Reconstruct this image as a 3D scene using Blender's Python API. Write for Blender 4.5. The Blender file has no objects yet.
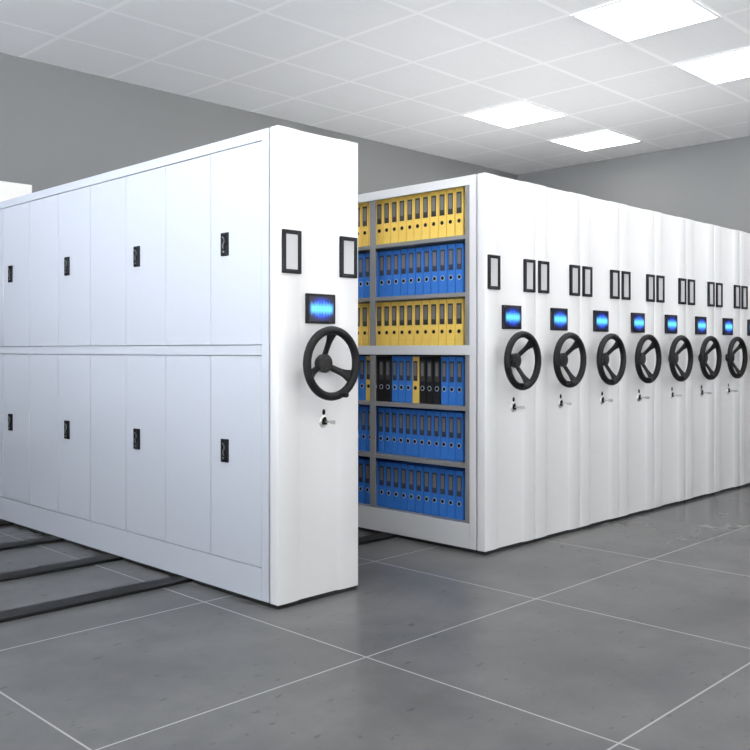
import bpy, bmesh, math, random
from mathutils import Vector, Matrix
random.seed(4)
S = bpy.context.scene
C = S.collection
PI = math.pi
Z0 = .022            # clearance of the moving cabinets above the floor
CAM_H = 1.256 + Z0

# ------------------------------------------------------------------ materials
def mat(name, col, rough=.5, metal=0., spec=.5, emit=None, estr=0., coat=0.):
    m = bpy.data.materials.new(name); m.use_nodes = True
    b = m.node_tree.nodes['Principled BSDF']
    b.inputs['Base Color'].default_value = (*col, 1)
    b.inputs['Roughness'].default_value = rough
    b.inputs['Metallic'].default_value = metal
    b.inputs['Specular IOR Level'].default_value = spec
    b.inputs['Coat Weight'].default_value = coat
    if emit:
        b.inputs['Emission Color'].default_value = (*emit, 1)
        b.inputs['Emission Strength'].default_value = estr
    return m
class NT:
    def __init__(s, m): s.t = m.node_tree; s.b = s.t.nodes['Principled BSDF']
    def n(s, kind, **kw):
        d = s.t.nodes.new(kind)
        for k, v in kw.items(): setattr(d, k, v)
        return d
    def l(s, a, b): s.t.links.new(a, b)
    def math(s, op, a, b=None, c=None):
        d = s.n('ShaderNodeMath', operation=op)
        for i, v in enumerate((a, b, c)):
            if v is None: continue
            if isinstance(v, (int, float)): d.inputs[i].default_value = v
            else: s.l(v, d.inputs[i])
        return d.outputs[0]
    def mix(s, f, a, b):
        d = s.n('ShaderNodeMix', data_type='RGBA')
        for i, v in ((0, f), (6, a), (7, b)):
            if isinstance(v, (int, float)): d.inputs[i].default_value = v
            elif isinstance(v, tuple): d.inputs[i].default_value = (*v, 1)
            else: s.l(v, d.inputs[i])
        return d.outputs[2]
    def ramp(s, f, p0, p1):
        d = s.n('ShaderNodeMapRange', interpolation_type='SMOOTHSTEP')
        s.l(f, d.inputs[0]); d.inputs[1].default_value = p0; d.inputs[2].default_value = p1
        return d.outputs[0]
    def noise(s, vec, scale, detail=4, rough=.55):
        d = s.n('ShaderNodeTexNoise'); d.inputs['Scale'].default_value = scale
        d.inputs['Detail'].default_value = detail; d.inputs['Roughness'].default_value = rough
        if vec is not None: s.l(vec, d.inputs['Vector'])
        return d.outputs['Fac']

def paint(name, col, rough, spec=.5):
    """powder-coated sheet steel: very fine grain in the colour and the gloss"""
    m = mat(name, col, rough, spec=spec); t = NT(m)
    tc = t.n('ShaderNodeTexCoord').outputs['Object']
    f = t.noise(tc, 55, 2)
    t.l(t.mix(f, tuple(c*.985 for c in col), tuple(min(1, c*1.015) for c in col)), t.b.inputs['Base Color'])
    t.l(t.math('MULTIPLY_ADD', f, .08, rough-.04), t.b.inputs['Roughness'])
    return m

M = {}
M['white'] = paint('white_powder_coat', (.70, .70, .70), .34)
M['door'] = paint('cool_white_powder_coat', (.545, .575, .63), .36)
M['grey_steel'] = paint('grey_powder_coat', (.27, .265, .26), .45)
M['back'] = paint('dark_grey_back_sheet', (.05, .05, .05), .6)
M['black_base_shade'] = paint('black_base_and_gap_shade', (.012, .012, .013), .5)  # also stands in for shade in the joints and under the cabinets
M['rail'] = paint('black_rail_steel', (.006, .006, .007), .5, .22)
M['rubber'] = paint('black_wheel_grip', (.008, .008, .009), .5, .22)
M['hub'] = paint('black_hub_cap', (.02, .02, .021), .32, .22)
M['black_plastic'] = paint('black_plastic', (.008, .009, .012), .45, .22)
M['bezel'] = paint('dark_bezel', (.010, .010, .012), .45, .22)
M['card'] = paint('pale_grey_card', (.48, .48, .49), .5)
M['chrome'] = mat('polished_metal', (.84, .83, .79), .35, 1.)
M['steel'] = mat('brushed_metal', (.55, .55, .55), .32, 1.)
M['hole'] = mat('black_hole', (.004, .004, .005), .8)
M['box'] = paint('off_white_carton', (.82, .80, .76), .6)
M['pocket_dark'] = paint('dark_label_pocket', (.045, .042, .04), .4)
M['pocket_blue'] = paint('smoky_label_pocket', (.04, .05, .075), .4)
M['slip'] = paint('grey_label_slip', (.20, .195, .19), .5)
M['eyelet'] = mat('pale_eyelet', (.55, .62, .72), .35, .3)
def cardboard(name, col):
    m = mat(name, col, .5, spec=.3); t = NT(m)
    tc = t.n('ShaderNodeTexCoord').outputs['Object']
    f = t.noise(tc, 28, 3)
    t.l(t.mix(f, tuple(c*.93 for c in col), tuple(min(1, c*1.06) for c in col)), t.b.inputs['Base Color'])
    return m
M['yellow'] = cardboard('yellow_binder_board', (.96, .67, .15))
M['blue'] = cardboard('blue_binder_board', (.045, .21, .66))
M['black'] = cardboard('black_binder_board', (.018, .018, .02))
M['lamp'] = mat('lamp_diffuser', (.9, .9, .9), .5, emit=(1, .99, .975), estr=7.5)
M['lamp_frame'] = paint('lamp_frame_white', (.85, .85, .85), .4)
M['wall'] = paint('grey_wall_paint', (.215, .215, .215), .8)
M['frame_alu'] = paint('added_window_frame_grey', (.5, .51, .52), .4)
g = bpy.data.materials.new('added_window_glass'); g.use_nodes = True
gb = g.node_tree.nodes['Principled BSDF']
gb.inputs['Transmission Weight'].default_value = 1; gb.inputs['Roughness'].default_value = 0
gb.inputs['IOR'].default_value = 1.02
M['glass'] = g

def ceiling_material():
    m = mat('suspended_ceiling_tiles', (.8, .8, .8), .7); t = NT(m)
    tc = t.n('ShaderNodeTexCoord').outputs['Object']
    sp = t.n('ShaderNodeSeparateXYZ'); t.l(tc, sp.inputs[0])
    def bar(ax, off, pitch, w):
        q = t.math('FRACT', t.math('DIVIDE', t.math('SUBTRACT', ax, off - 50*pitch + pitch/2), pitch))
        return t.math('LESS_THAN', t.math('ABSOLUTE', t.math('SUBTRACT', q, .5)), w/pitch)
    line = t.math('MAXIMUM', bar(sp.outputs[0], TX0, TPX, .019), bar(sp.outputs[1], TY0, TPY, .019))
    mp = t.n('ShaderNodeMapping'); mp.inputs['Scale'].default_value = (1, 5, 1); t.l(tc, mp.inputs[0])
    f = t.noise(mp.outputs[0], 6, 6, .65)
    col = t.mix(f, (.84, .84, .84), (.90, .90, .90))
    t.l(t.mix(line, col, (.985, .985, .985)), t.b.inputs['Base Color'])
    return m
def floor_material():
    m = mat('grey_stone_floor_tiles', (.2, .2, .2), .25); t = NT(m)
    tc = t.n('ShaderNodeTexCoord').outputs['Object']
    sp = t.n('ShaderNodeSeparateXYZ'); t.l(tc, sp.inputs[0])
    def bar(ax, off, pitch, w):
        q = t.math('FRACT', t.math('DIVIDE', t.math('SUBTRACT', ax, off - 50*pitch + pitch/2), pitch))
        return t.math('LESS_THAN', t.math('ABSOLUTE', t.math('SUBTRACT', q, .5)), w/pitch)
    line = t.math('MAXIMUM', bar(sp.outputs[0], 3.865, 1.23, .004), bar(sp.outputs[1], 3.815, 1.165, .004))
    cl = t.ramp(t.noise(tc, 1.7, 6, .6), .3, .7)
    fine = t.ramp(t.noise(tc, 14, 6, .7), .35, .7)
    a = t.mix(cl, (.086, .087, .089), (.115, .115, .115))
    a = t.mix(t.math('MULTIPLY', fine, .16), a, (.074, .074, .076))
    # short dark fissures of the stone
    mp = t.n('ShaderNodeMapping'); mp.inputs['Scale'].default_value = (2.2, 5, 1); mp.inputs['Rotation'].default_value = (0, 0, .35); t.l(tc, mp.inputs[0])
    fis = t.ramp(t.noise(mp.outputs[0], 5.5, 3, .5), .665, .70)
    a = t.mix(t.math('MULTIPLY', fis, .6), a, (.055, .055, .058))
    t.l(t.mix(line, a, (.27, .27, .27)), t.b.inputs['Base Color'])
    t.l(t.math('MULTIPLY_ADD', cl, .03, .19), t.b.inputs['Roughness']); t.b.inputs['Specular IOR Level'].default_value = .1
    return m
def display_material():
    m = mat('lit_blue_display', (.004, .004, .01), .25); t = NT(m)
    tc = t.n('ShaderNodeTexCoord').outputs['Generated']
    sp = t.n('ShaderNodeSeparateXYZ'); t.l(tc, sp.inputs[0])
    u = t.math('MULTIPLY_ADD', sp.outputs[0], 2, -1); v = t.math('MULTIPLY_ADD', sp.outputs[2], 2, -1)
    r = t.math('SQRT', t.math('ADD', t.math('MULTIPLY', t.math('MULTIPLY', u, u), .75), t.math('MULTIPLY', v, v)))
    glow = t.ramp(r, 1.08, .25)
    ring = t.ramp(t.math('ABSOLUTE', t.math('SUBTRACT', r, .58)), .16, .02)
    cx = t.n('ShaderNodeCombineXYZ'); t.l(t.math('MULTIPLY', u, 4.), cx.inputs[0])
    wv = t.noise(cx.outputs[0], 2.2, 3)
    half = t.math('MULTIPLY_ADD', wv, 1.3, -.12)
    band = t.ramp(t.math('DIVIDE', t.math('ABSOLUTE', v), half), 1.1, .1)
    band = t.math('MULTIPLY', band, t.ramp(t.math('ABSOLUTE', u), 1., .72))
    c = t.mix(glow, (.0, .001, .012), (.006, .07, .85))
    c = t.mix(t.math('MULTIPLY', ring, .55), c, (.02, .12, .95))
    c = t.mix(band, c, (.16, .80, 1.))
    t.l(c, t.b.inputs['Emission Color']); t.b.inputs['Emission Strength'].default_value = 1.0
    return m

# ------------------------------------------------------------------ mesh helpers
def box(bm, x0, x1, y0, y1, z0, z1, bev=0., seg=1, mi=0):
    vs = [bm.verts.new((x, y, z)) for x in (x0, x1) for y in (y0, y1) for z in (z0, z1)]
    fs = [bm.faces.new([vs[i] for i in f]) for f in ((0,1,3,2),(4,6,7,5),(0,4,5,1),(2,3,7,6),(0,2,6,4),(1,5,7,3))]
    for f in fs: f.material_index = mi
    if bev:
        es = list({e for f in fs for e in f.edges})
        r = bmesh.ops.bevel(bm, geom=es, offset=bev, segments=seg, affect='EDGES', profile=.6)
        for f in r['faces']: f.material_index = mi
def prism(bm, pts, z0, z1, mi=0):
    """pts: outline in XY, counter-clockwise"""
    a = [bm.verts.new((x, y, z0)) for x, y in pts]; b = [bm.verts.new((x, y, z1)) for x, y in pts]
    n = len(pts); fs = [bm.faces.new(a[::-1]), bm.faces.new(b)]
    for i in range(n): fs.append(bm.faces.new((a[i], a[(i+1) % n], b[(i+1) % n], b[i])))
    for f in fs: f.material_index = mi
def lathe(bm, prof, n=32, mi=0, cx=0., cz=0.):
    """prof: (radius, y) pairs, turned about the Y axis"""
    rings = []
    for r, y in prof:
        if r < 1e-6: rings.append([bm.verts.new((cx, y, cz))])
        else: rings.append([bm.verts.new((cx + r*math.cos(2*PI*i/n), y, cz + r*math.sin(2*PI*i/n))) for i in range(n)])
    for a, b in zip(rings, rings[1:]):
        for i in range(n):
            j = (i+1) % n
            if len(a) == 1 and len(b) == 1: continue
            if len(a) == 1: f = bm.faces.new((a[0], b[i], b[j]))
            elif len(b) == 1: f = bm.faces.new((a[i], a[j], b[0]))
            else: f = bm.faces.new((a[i], a[j], b[j], b[i]))
            f.material_index = mi
def torus(bm, R, r, y=0., n=56, k=14, mi=0, lump=0.):
    g_ = []
    for i in range(n):
        a = 2*PI*i/n; row = []
        rr = r*(1 + lump*math.cos(24*a))
        for j in range(k):
            b = 2*PI*j/k
            row.append(bm.verts.new(((R + rr*math.cos(b))*math.cos(a), y + rr*math.sin(b), (R + rr*math.cos(b))*math.sin(a))))
        g_.append(row)
    for i in range(n):
        for j in range(k):
            f = bm.faces.new((g_[i][j], g_[i][(j+1) % k], g_[(i+1) % n][(j+1) % k], g_[(i+1) % n][j])); f.material_index = mi
def loft(bm, secs, mi=0):
    """secs: closed rings of points"""
    rs = [[bm.verts.new(p) for p in s] for s in secs]; k = len(rs[0])
    for a, b in zip(rs, rs[1:]):
        for j in range(k): bm.faces.new((a[j], a[(j+1) % k], b[(j+1) % k], b[j])).material_index = mi
    bm.faces.new(rs[0][::-1]).material_index = mi; bm.faces.new(rs[-1]).material_index = mi
def obj(name, bm, mats, parent=None, loc=(0, 0, 0), smooth=None):
    bmesh.ops.recalc_face_normals(bm, faces=bm.faces)
    me = bpy.data.meshes.new(name); bm.to_mesh(me); bm.free()
    for m in (mats if isinstance(mats, (list, tuple)) else [mats]): me.materials.append(m)
    if smooth:
        for p in me.polygons: p.use_smooth = True
        me.set_sharp_from_angle(angle=math.radians(smooth))
    o = bpy.data.objects.new(name, me); C.objects.link(o)
    o.parent = parent; o.location = loc
    return o
def NB(): return bmesh.new()
def tag(o, label, cat, group=None):
    o['label'] = label; o['category'] = cat
    if group: o['group'] = group
    return o
def thing(name, loc, label, cat, group=None):
    o = bpy.data.objects.new(name, None); C.objects.link(o); o.location = loc
    o.empty_display_size = .1
    return tag(o, label, cat, group)
def struct(o): o['kind'] = 'structure'; return o
def copy_tree(o, parent=None):
    c = o.copy(); C.objects.link(c)
    if parent is not None: c.parent = parent
    for ch in list(o.children): copy_tree(ch, c)
    return c
def ordw(i): return ('first','second','third','fourth','fifth','sixth','seventh','eighth','ninth','tenth','eleventh','twelfth','thirteenth','fourteenth')[i]

# ------------------------------------------------------------------ room
HC = 2.42 + CAM_H                       # ceiling height
TPX, TPY = .791, .766                   # ceiling tile pitch
TX0, TY0 = 7.183, 5.844
XL, XR, YF, YB = -2.2, 10.2, -2.6, 7.30
T = .15
LWIN = (-1.6, 7.0, .8, 3.3); FWIN = (-1.4, 8.6, .8, 3.3)     # openings of the added, unseen windows: from, to, sill, head
def slab(name, m, *b):
    bm = NB(); box(bm, *b); return struct(obj(name, bm, m))
slab('floor', floor_material(), XL-T, XR+T, YF-T, YB+T, -.2, 0)
slab('ceiling', ceiling_material(), XL-T, XR+T, YF-T, YB+T, HC, HC+.2)
slab('wall_back', M['wall'], XL-T, XR+T, YB, YB+T, 0, HC)
slab('wall_right', M['wall'], XR, XR+T, YF, YB, 0, HC)
# left and front walls (beside and behind the camera) with unseen windows added for light
def wall_with_added_window(name, wname, along, p0, p1, w0, w1, z0, z1, plane, npan):
    """along 'y': wall on x = plane; along 'x': wall on y = plane; the room lies on the positive side"""
    def bx(bm, a0, a1, d0, d1, h0, h1):
        if along == 'y': box(bm, plane+d0, plane+d1, a0, a1, h0, h1)
        else: box(bm, a0, a1, plane+d0, plane+d1, h0, h1)
    bm = NB()
    bx(bm, p0, w0, -T, 0, 0, HC); bx(bm, w1, p1, -T, 0, 0, HC); bx(bm, w0, w1, -T, 0, 0, z0); bx(bm, w0, w1, -T, 0, z1, HC)
    struct(obj(name, bm, M['wall']))
    bm = NB(); e = .06
    for a0, a1 in ((w0, w0+e), (w1-e, w1)): bx(bm, a0, a1, -.10, -.04, z0, z1)
    for k in range(1, npan):
        a = w0 + (w1-w0)*k/npan; bx(bm, a-.025, a+.025, -.10, -.04, z0+e, z1-e)
    for h0, h1 in ((z0, z0+e), (z1-e, z1)): bx(bm, w0+e, w1-e, -.10, -.04, h0, h1)
    win = struct(obj(wname, bm, M['frame_alu']))
    bm = NB(); bx(bm, w0+e, w1-e, -.073, -.067, z0+e, z1-e); obj('pane', bm, M['glass'], win)
    ld = bpy.data.lights.new('added_window_portal', 'AREA'); ld.shape = 'RECTANGLE'; ld.size = w1-w0; ld.size_y = z1-z0
    ld.cycles.is_portal = True  # portal for the light through the added window
    lo = bpy.data.objects.new('added_window_portal', ld); C.objects.link(lo)
    m = (w0+w1)/2
    lo.location = (plane-.16, m, (z0+z1)/2) if along == 'y' else (m, plane-.16, (z0+z1)/2)
    lo.rotation_euler = (PI/2, 0, -PI/2) if along == 'y' else (PI/2, 0, 0)
wall_with_added_window('wall_left', 'added_window_1', 'y', YF, YB, *LWIN, XL, 5)
wall_with_added_window('wall_front', 'added_window_2', 'x', XL-T, XR+T, *FWIN, YF, 7)

# ------------------------------------------------------------------ ceiling lights
def place_light(col, row, label, first=[]):
    x = TX0 + TPX*(col+.5); y = TY0 + TPY*(row+.5)
    if not first:
        t = thing('ceiling_light', (x, y, HC), label, 'light', 'square light panels in the ceiling')
        bm = NB(); a, b, w = TPX/2, TPY/2, .022
        box(bm, -a, a, -b, -b+w, -.012, 0); box(bm, -a, a, b-w, b, -.012, 0)
        box(bm, -a, -a+w, -b+w, b-w, -.012, 0); box(bm, a-w, a, -b+w, b-w, -.012, 0)
        obj('lamp_frame', bm, M['lamp_frame'], t)
        bm = NB(); box(bm, -a+w, a-w, -b+w, b-w, -.008, 0)
        obj('diffuser', bm, M['lamp'], t)
        first.append(t)
    else:
        t = copy_tree(first[0]); t.location = (x, y, HC); t['label'] = label
place_light(0, -1, 'square white light panel lit in the ceiling, left of the two nearest the far corner')
place_light(2, -1, 'square white light panel lit in the ceiling, right of the two nearest the far corner')
place_light(0, -4, 'square white light panel lit in the ceiling at the right edge of the photo')
place_light(-2, -4, 'square white light panel lit in the ceiling at the top edge of the photo')
for c in (-10, -8, -6, -4, -2, 0, 2):
    for r in (-10, -7, -4):
        if r == -4 and c in (0, -2): continue
        place_light(c, r, 'square white light panel lit in the ceiling, outside the photo')

# ------------------------------------------------------------------ fittings of the end panels
W = .5520
LEN = 3.715                              # end panel to far end
disp_m = display_material()
def end_panel(p, m):
    e = .006
    pts = [(0, .060), (0, e), (e*.3, e*.3), (e, 0), (.055, 0), (.085, .001), (.110, .0025), (.130, .0055), (.145, .0090), (.152, .0105),
           (.397, .0105), (.403, .0085), (.413, .005), (.425, .002), (.438, .0006), (.450, 0),
           (W-e, 0), (W-e*.3, e*.3), (W, e), (W, .060)]
    bm = NB(); prism(bm, pts[::-1], Z0, Z0+2.36); obj('end_panel', bm, m, p, smooth=30)
def card_holder(p, x):
    w, h, b, y = .119, .215, .020, 0.
    bm = NB()
    for a in ((-w/2, -w/2+b, 0, h), (w/2-b, w/2, 0, h), (-w/2+b, w/2-b, 0, b), (-w/2+b, w/2-b, h-b, h)):
        box(bm, a[0], a[1], -.014, .004, a[2], a[3], .0025)
    hold = obj('card_holder', bm, M['black_plastic'], p, (x, y, 1.637+Z0))
    bm = NB(); box(bm, -w/2+b-.002, w/2-b+.002, -.006, .004, b-.002, h-b+.002); obj('card', bm, M['card'], hold)
def touch_screen(p):
    w, h, b = .195, .153, .012
    bm = NB(); 
    box(bm, -w/2, w/2, -.012, .006, -h/2, h/2, .004, 2)
    s = obj('touch_screen', bm, M['bezel'], p, (.282, .0055, 1.467+Z0))
    bm = NB(); box(bm, -w/2+b, w/2-b, -.0135, -.011, -h/2+b, h/2-b); obj('display', bm, disp_m, s)
def hand_wheel(p, rot):
    bm = NB(); torus(bm, .168, .0215, -.096, lump=.015)
    w = obj('hand_wheel', bm, M['rubber'], p, (.282, .0105, 1.188+Z0), 60)
    w.rotation_euler = (0, -rot, 0)
    bm = NB(); lathe(bm, [(0, 0), (.034, 0), (.034, -.018), (.047, -.022), (.049, -.045), (.044, -.052), (.030, -.053), (.028, -.057), (0, -.058)], 40)
    obj('hub', bm, M['hub'], w, smooth=35)
    for k in range(3):
        a = math.radians((87, 203, -27)[k]); secs = []
        d = Vector((math.cos(a), 0, math.sin(a))); q = Vector((-math.sin(a), 0, math.cos(a))); ny = Vector((0, -1, 0))
        for i in range(9):
            s = i/8; r = .036 + s*(.163-.036)
            y = .036 + (.094-.036)*(s**1.1)
            hw = .0165 + .004*s + .026*max(0, (s-.45)/.55)**2
            th = .0085 - .001*s
            c = d*r + ny*y
            ring = []
            for j in range(10):
                b = 2*PI*j/10
                ring.append(c + q*(hw*math.copysign(abs(math.cos(b))**.7, math.cos(b))) + ny*(th*math.copysign(abs(math.sin(b))**.8, math.sin(b))))
            secs.append(ring)
        bm = NB(); loft(bm, secs); obj('spoke', bm, M['rubber'], w, smooth=50)
    a = math.radians(-73)
    bm = NB(); lathe(bm, [(0, -.10), (.010, -.10), (.010, -.108), (.013, -.112), (.0135, -.150), (.011, -.157), (0, -.158)], 20)
    obj('spinner_knob', bm, M['rubber'], w, (.167*math.cos(a), 0, .167*math.sin(a)), 40)
def key_lock(p):
    bm = NB()
    lathe(bm, [(.031, .004), (.031, -.004), (.027, -.009), (.021, -.009), (.0205, -.003), (0, -.003)], 36)
    k = obj('key_lock', bm, M['chrome'], p, (.310, .0105, .887+Z0), 35)
    bm = NB()                                            # black triangular core
    prism(bm, [(-.0165, -.0155), (.0165, -.0155), (.005, .024), (-.005, .024)], .0025, .013)
    bmesh.ops.rotate(bm, verts=bm.verts, matrix=Matrix.Rotation(PI/2, 3, 'X'))
    obj('lock_core', bm, M['hole'], k)
    bm = NB()
    box(bm, -.001, .001, -.050, -.010, -.0045, .0045)
    box(bm, -.0012, .0012, -.090, -.050, -.010, .010, .001)
    obj('key', bm, M['steel'], k)
    bm = NB()
    bm2 = [(0.0085*math.cos(2*PI*i/20), .0145*math.sin(2*PI*i/20)*(1.15 if i < 10 else .85)) for i in range(20)]
    prism(bm, bm2, -.002, .005); bmesh.ops.rotate(bm, verts=bm.verts, matrix=Matrix.Rotation(PI/2, 3, 'X'))
    obj('keyhole_cover', bm, M['black_plastic'], p, (.310, .0105, .934+Z0))
def fittings(p, rot):
    card_holder(p, .083); card_holder(p, W-.0785)
    touch_screen(p); hand_wheel(p, math.radians(rot)); key_lock(p)
RAILS = (4.26, 5.00, 5.77, 6.55)
def chassis_shade(p):
    """black base on the floor rails; its skirts between them stand in for shadow"""
    bm = NB(); box(bm, .006, W-.006, .008, LEN-.02, .0187, Z0+.0005)
    ys = [.008] + [v for r in RAILS for v in (r-3.433-.085, r-3.433+.085)] + [LEN-.02]
    for y0, y1 in zip(ys[::2], ys[1::2]): box(bm, .006, W-.006, y0, y1, .002, .0187)  # black skirt down to the floor paints the shadow gap
    obj('chassis_shade', bm, M['black_base_shade'], p)

# ------------------------------------------------------------------ the door cabinet on the left
P = .4393; D0 = .131
cab = thing('mobile_cabinet', (2.803, 3.433, 0), 'white steel cabinet with black-latched doors, standing alone left of the aisle', 'cabinet')
end_panel(cab, M['white']); chassis_shade(cab)
bm = NB(); B0 = .0745
F = .0                                                   # face frame is flush with the end panel
for y0, y1 in ((B0, D0-.002), (D0+8*P+.002, LEN)): box(bm, F, .03, y0, y1, Z0, Z0+2.36, .0015)
for z0, z1 in ((.0, .161), (1.229, 1.279), (2.308, 2.36)): box(bm, F, .03, D0-.002, D0+8*P+.002, Z0+z0, Z0+z1)
box(bm, .03, W, B0, LEN, Z0+2.33, Z0+2.36); box(bm, .03, W, B0, LEN, Z0, Z0+.03)      # top, bottom
box(bm, W-.02, W, B0, LEN, Z0+.03, Z0+2.33)                                            # back sheet
box(bm, .03, W-.02, B0, B0+.02, Z0+.03, Z0+2.33); box(bm, .03, W-.02, LEN-.02, LEN, Z0+.03, Z0+2.33)
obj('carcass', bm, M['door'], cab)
bm = NB(); box(bm, .06, W-.06, .058, .076, Z0+.005, Z0+2.345); obj('gap_shade_strip', bm, M['black_base_shade'], cab)  # black strip paints the shade in the joint behind the end panel
def handle(p, y, z):
    bm = NB(); box(bm, -.006, .006, -.031, .031, -.061, .061, .004, 2)
    box(bm, -.0075, -.004, -.020, .020, -.050, .052, .0015, 1)                            # recess rim
    # curved silver lever and the key barrel
    pts = [(.010, .040), (-.004, .028), (-.006, .012), (.004, 0), (.006, -.014), (-.002, -.024)]
    for (a0, b0), (a1, b1) in zip(pts, pts[1:]):
        d = Vector((0, a1-a0, b1-b0)).normalized(); q = Vector((0, -d.z, d.y))*.0032
        v0, v1 = Vector((-.0100, a0, b0)), Vector((-.0100, a1, b1)); x = Vector((.004, 0, 0))
        loft(bm, [[v0-q, v0+q, v0+q+x, v0-q+x], [v1-q, v1+q, v1+q+x, v1-q+x]], 1)
    n = 16; rg = [[(xx, .001+.0062*math.cos(2*PI*i/n), -.040+.0062*math.sin(2*PI*i/n)) for i in range(n)] for xx in (-.0105, -.005)]
    loft(bm, rg, 1)
    obj('latch', bm, [M['black_plastic'], M['steel']], p, (0, y, z))
for i in range(8):
    for lo, z0, z1, hz in ((0, 1.281, 2.306, 1.811), (1, .163, 1.227, .728)):
        bm = NB(); box(bm, .0035, .022, .0024, P-.0024, Z0+z0+.002, Z0+z1-.002, .0015)
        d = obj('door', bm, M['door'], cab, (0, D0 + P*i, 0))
        if i % 2 == 0: handle(d, .308, hz+Z0)
fittings(cab, 0)

tb = NB(); box(tb, 0, .29, 0, .24, 0, .195, .004)
tag(obj('storage_box', tb, M['box'], None, (2.848, 6.885, 2.36+Z0)), 'small off-white box lying on top of the far end of the door cabinet', 'box')

# ------------------------------------------------------------------ the row on the right
W = .5475
PITCH = .549; RX = 4.456; NROW = 8
def row_label(i):
    if i == 0: return 'white shelving cabinet at the near end of the row, open side full of binders'
    return 'white shelving cabinet, %s from the near end of the row on the right' % ordw(i)
shelf = thing('mobile_cabinet', (RX, 3.433, 0), row_label(0), 'cabinet', 'white mobile shelving cabinets in the row')
end_panel(shelf, M['white']); chassis_shade(shelf)
bm = NB(); box(bm, .06, W-.06, .058, .076, Z0+.005, Z0+2.345); obj('gap_shade_strip', bm, M['black_base_shade'], shelf)
bm = NB()
OB0, OB1 = .125, LEN-.07                                 # opening in the side
for y0, y1 in ((B0, OB0), (OB1, LEN)): box(bm, 0, .006, y0, y1, Z0, Z0+2.36, .0015)
for z0, z1 in ((0, .157), (1.224, 1.286), (2.30, 2.36)): box(bm, 0, .006, OB0, OB1, Z0+z0, Z0+z1, .0015)
box(bm, .006, W, B0, LEN, Z0+2.33, Z0+2.36); box(bm, .006, W, B0, LEN, Z0, Z0+.03)
box(bm, W-.02, W, B0, LEN, Z0+.03, Z0+2.33)
box(bm, .006, W-.02, B0, B0+.02, Z0+.03, Z0+2.33); box(bm, .006, W-.02, LEN-.02, LEN, Z0+.03, Z0+2.33)
obj('carcass', bm, M['white'], shelf)
LEV = [1.989, 1.624, 1.274, .894, .530, .152]            # shelf tops, highest first
DIV = [.993, 1.87, 2.75]                                # grey posts between the bays
for y in [.143] + DIV + [LEN-.088]:
    bm = NB(); hw = .021 if y in (.143, LEN-.088) else .027
    box(bm, .007, .017, y-hw, y+hw, Z0+.157, Z0+2.33, .001); obj('post', bm, M['grey_steel'], shelf)
bm = NB(); box(bm, .345, .355, B0+.02, LEN-.02, Z0+.03, Z0+2.33); obj('back_sheet', bm, M['back'], shelf)
for z in LEV:
    bm = NB(); t = .026
    if z in (1.274, .152): box(bm, .012, .345, B0+.02, LEN-.02, Z0+z-.02, Z0+z)
    else: box(bm, .018, .345, B0+.02, LEN-.02, Z0+z-t, Z0+z); 
    if z not in (1.274, .152):                           # rolled front edge between the posts
        ys = [.164, .966, 1.020, 1.843, 1.897, 2.723, 2.777, LEN-.109]
        for a, b in zip(ys[::2], ys[1::2]): box(bm, .008, .018, a, b, Z0+z-t, Z0+z, .001)
    obj('shelf', bm, M['grey_steel'], shelf)
fittings(shelf, -40)

plain = thing('mobile_cabinet', (RX+PITCH, 3.433, 0), row_label(1), 'cabinet', 'white mobile shelving cabinets in the row')
end_panel(plain, M['white']); chassis_shade(plain)
bm = NB(); box(bm, .06, W-.06, .058, .076, Z0+.005, Z0+2.345); obj('gap_shade_strip', bm, M['black_base_shade'], plain)
bm = NB(); box(bm, 0, W, B0, LEN, Z0, Z0+2.36, .0015); obj('carcass', bm, M['white'], plain)
fittings(plain, -40)
for i in range(2, NROW):
    c = copy_tree(plain); c.location.x = RX + PITCH*i; c['label'] = row_label(i)

# ------------------------------------------------------------------ binders
def make_binder(kind, w, h):
    root = thing('ring_binder', (0, 0, 0), '', 'binder')
    bm = NB(); D = .235
    box(bm, 0, .004, -w/2+.0022, w/2-.0022, 0, h, .0012)                    # spine
    for s in (-1, 1): box(bm, .0025, D, min(s*(w/2-.0004), s*(w/2-.0030)), max(s*(w/2-.0004), s*(w/2-.0030)), 0, h, .0008)   # the two covers
    obj('cover', bm, M[kind], root)
    bm = NB(); box(bm, .006, D-.012, -w/2+.006, w/2-.006, .004, h-.012); obj('paper_block', bm, M['card'], root)
    pw, z0, z1 = w*.62, h*.475, h*.905
    bm = NB(); box(bm, -.0022, .002, -pw/2, pw/2, z0, z1, .0006)
    pk = obj('label_pocket', bm, M['pocket_blue' if kind == 'blue' else 'pocket_dark'], root)
    bm = NB(); box(bm, -.0028, -.001, -pw/2+.006, pw/2-.006, z0+(z1-z0)*.26, z1-.012); obj('label_slip', bm, M['slip'], pk)
    R = .0128; zc = h*.325
    bm = NB(); n = 20
    if kind != 'yellow':
        a = [[(xx, rr*math.cos(2*PI*i/n), zc+rr*math.sin(2*PI*i/n)) for i in range(n)] for xx, rr in ((.002, R+.004), (-.002, R+.004))]
        loft(bm, a, 0)
    loft(bm, [[(xx, R*math.cos(2*PI*i/n), zc+R*math.sin(2*PI*i/n)) for i in range(n)] for xx in (.002, -.0026)], 1)
    obj('finger_ring', bm, [M['eyelet'], M['hole']], root)
    return root
NB_P, NY_P = .0644, .0724
protos = {}
SHELFN = ['top shelf', 'second shelf from the top', 'shelf just above the white middle rail', 'shelf just below the white middle rail',
          'second shelf from the bottom', 'bottom shelf']
FIRST = {'a': True}
def put(kind, w, h, y, lev, label, zs=1.):
    key = (kind, w)
    if key not in protos: protos[key] = make_binder(kind, w, h); o = protos[key]
    else: o = copy_tree(protos[key])
    o.location = (RX + .082 + random.uniform(-.0012, .0012), y, LEV[lev] + Z0 + .0012)
    o.scale = (1, 1, zs)
    o['label'] = label; o['group'] = 'binders on the ' + SHELFN[lev]
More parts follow.
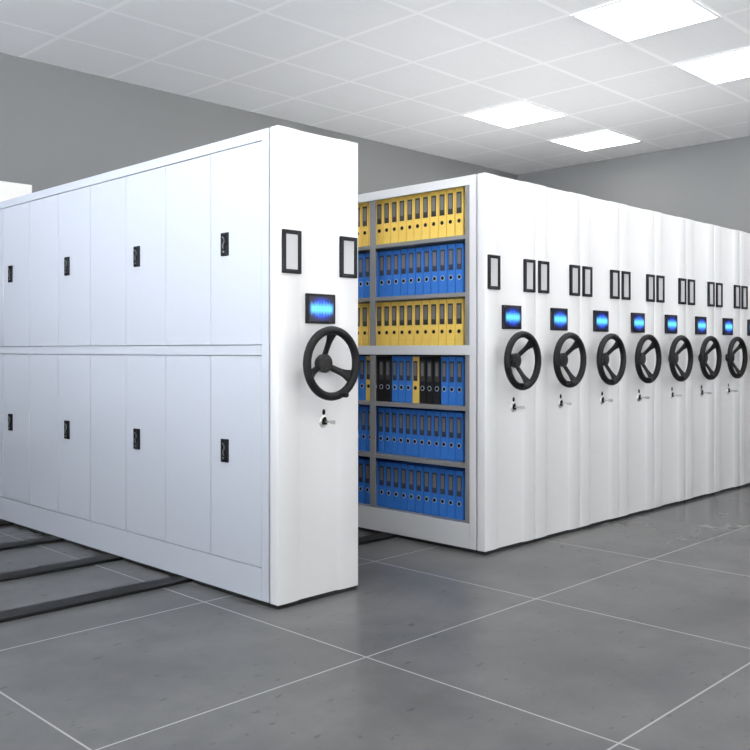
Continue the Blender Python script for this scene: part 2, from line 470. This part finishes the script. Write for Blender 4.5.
Y1 = 3.6715
mixed = ['blue']*3 + ['black']*3 + ['yellow'] + ['blue']*3 + ['black']*3
for lev in range(6):
    kind = 'yellow' if lev in (0, 2) else 'blue'
    pitch = NY_P if kind == 'yellow' else (NB_P if lev in (3, 4) else .0702)
    n = 11 if kind == 'yellow' else (13 if lev == 3 else 12)
    y = Y1 + (.003 if lev == 4 else 0)
    for i in range(n):
        k = mixed[i] if lev == 3 else kind
        put(k, pitch-.0048, .316, y + pitch*(i+.5), lev,
            '%s binder, %s from the right post, %s' % (k, ordw(i), SHELFN[lev]), 1.03 if lev < 2 else 1.)
    y2 = y + pitch*n + 0
    if lev == 4: y2 += .045
    for i in range(12):
        k = (['yellow', 'blue', 'blue', 'black', 'black', 'blue'][i % 6]) if lev == 3 else kind
        put(k, pitch-.0048, .316, y2 + pitch*(i+.5), lev,
            '%s binder, %s left of the dividing post, %s' % (k, ordw(i), SHELFN[lev]), 1.03 if lev < 2 else 1.)

# ------------------------------------------------------------------ rails in the floor
for y, lab in ((4.26, 'black steel floor rail, nearest of those that run under the cabinets'),
               (5.00, 'black steel floor rail, second nearest under the door cabinet'),
               (5.77, 'black steel floor rail, third nearest, at the left edge of the photo'),
               (6.55, 'black steel floor rail farthest under the cabinets')):
    bm = NB(); box(bm, 0, 10.6, -.065, .065, 0, .018, .004)
    tag(obj('floor_rail', bm, M['rail'], None, (-1.4, y, 0)), lab, 'rail', 'black rails the cabinets roll on')

# ------------------------------------------------------------------ light, world, camera
LOW_FILL, SKY = 6.8, 1.35  # world strengths below and above the horizon, set to grade the panels
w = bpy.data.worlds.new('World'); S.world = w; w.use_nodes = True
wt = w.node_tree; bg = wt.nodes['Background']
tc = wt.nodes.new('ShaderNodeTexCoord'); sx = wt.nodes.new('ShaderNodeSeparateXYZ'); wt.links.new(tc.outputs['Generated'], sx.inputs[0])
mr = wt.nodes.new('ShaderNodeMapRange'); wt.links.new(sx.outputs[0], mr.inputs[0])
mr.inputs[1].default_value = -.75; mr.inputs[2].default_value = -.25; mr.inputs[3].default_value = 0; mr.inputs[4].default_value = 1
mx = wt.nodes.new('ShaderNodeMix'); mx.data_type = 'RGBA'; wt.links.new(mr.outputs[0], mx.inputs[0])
mx.inputs[6].default_value = (1.46, 1.55, 1.69, 1); mx.inputs[7].default_value = (.73, .722, .714, 1)      # added light: stronger and cooler from the left, weaker in front
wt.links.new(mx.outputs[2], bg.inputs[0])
mz = wt.nodes.new('ShaderNodeMapRange'); mz.interpolation_type = 'SMOOTHSTEP'; wt.links.new(sx.outputs[2], mz.inputs[0])     # added glow below the horizon lights ceiling and panel tops; dimmer above
mz.inputs[1].default_value = -.04; mz.inputs[2].default_value = .16; mz.inputs[3].default_value = LOW_FILL; mz.inputs[4].default_value = SKY
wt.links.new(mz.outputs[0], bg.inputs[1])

cd = bpy.data.cameras.new('camera'); co = bpy.data.objects.new('camera', cd); C.objects.link(co); S.camera = co
cd.sensor_width = 36; cd.lens = 36*898/750; cd.shift_y = (350-375)/750
cd.clip_start = .05
yaw = math.radians(-45.40)                               # looking between +X and +Y
fwd = Vector((.7120, .7022, 0)).normalized()
co.location = (0, 0, CAM_H)
co.rotation_euler = (PI/2, 0, math.atan2(fwd.y, fwd.x) - PI/2)

S.view_settings.view_transform = 'Standard'; S.view_settings.look = 'None'
S.view_settings.gamma = 1; S.view_settings.use_curve_mapping = False
S.view_settings.exposure = .33
S.cycles.use_denoising = True
S.cycles.max_bounces = 10; S.cycles.diffuse_bounces = 6; S.cycles.sample_clamp_indirect = 6
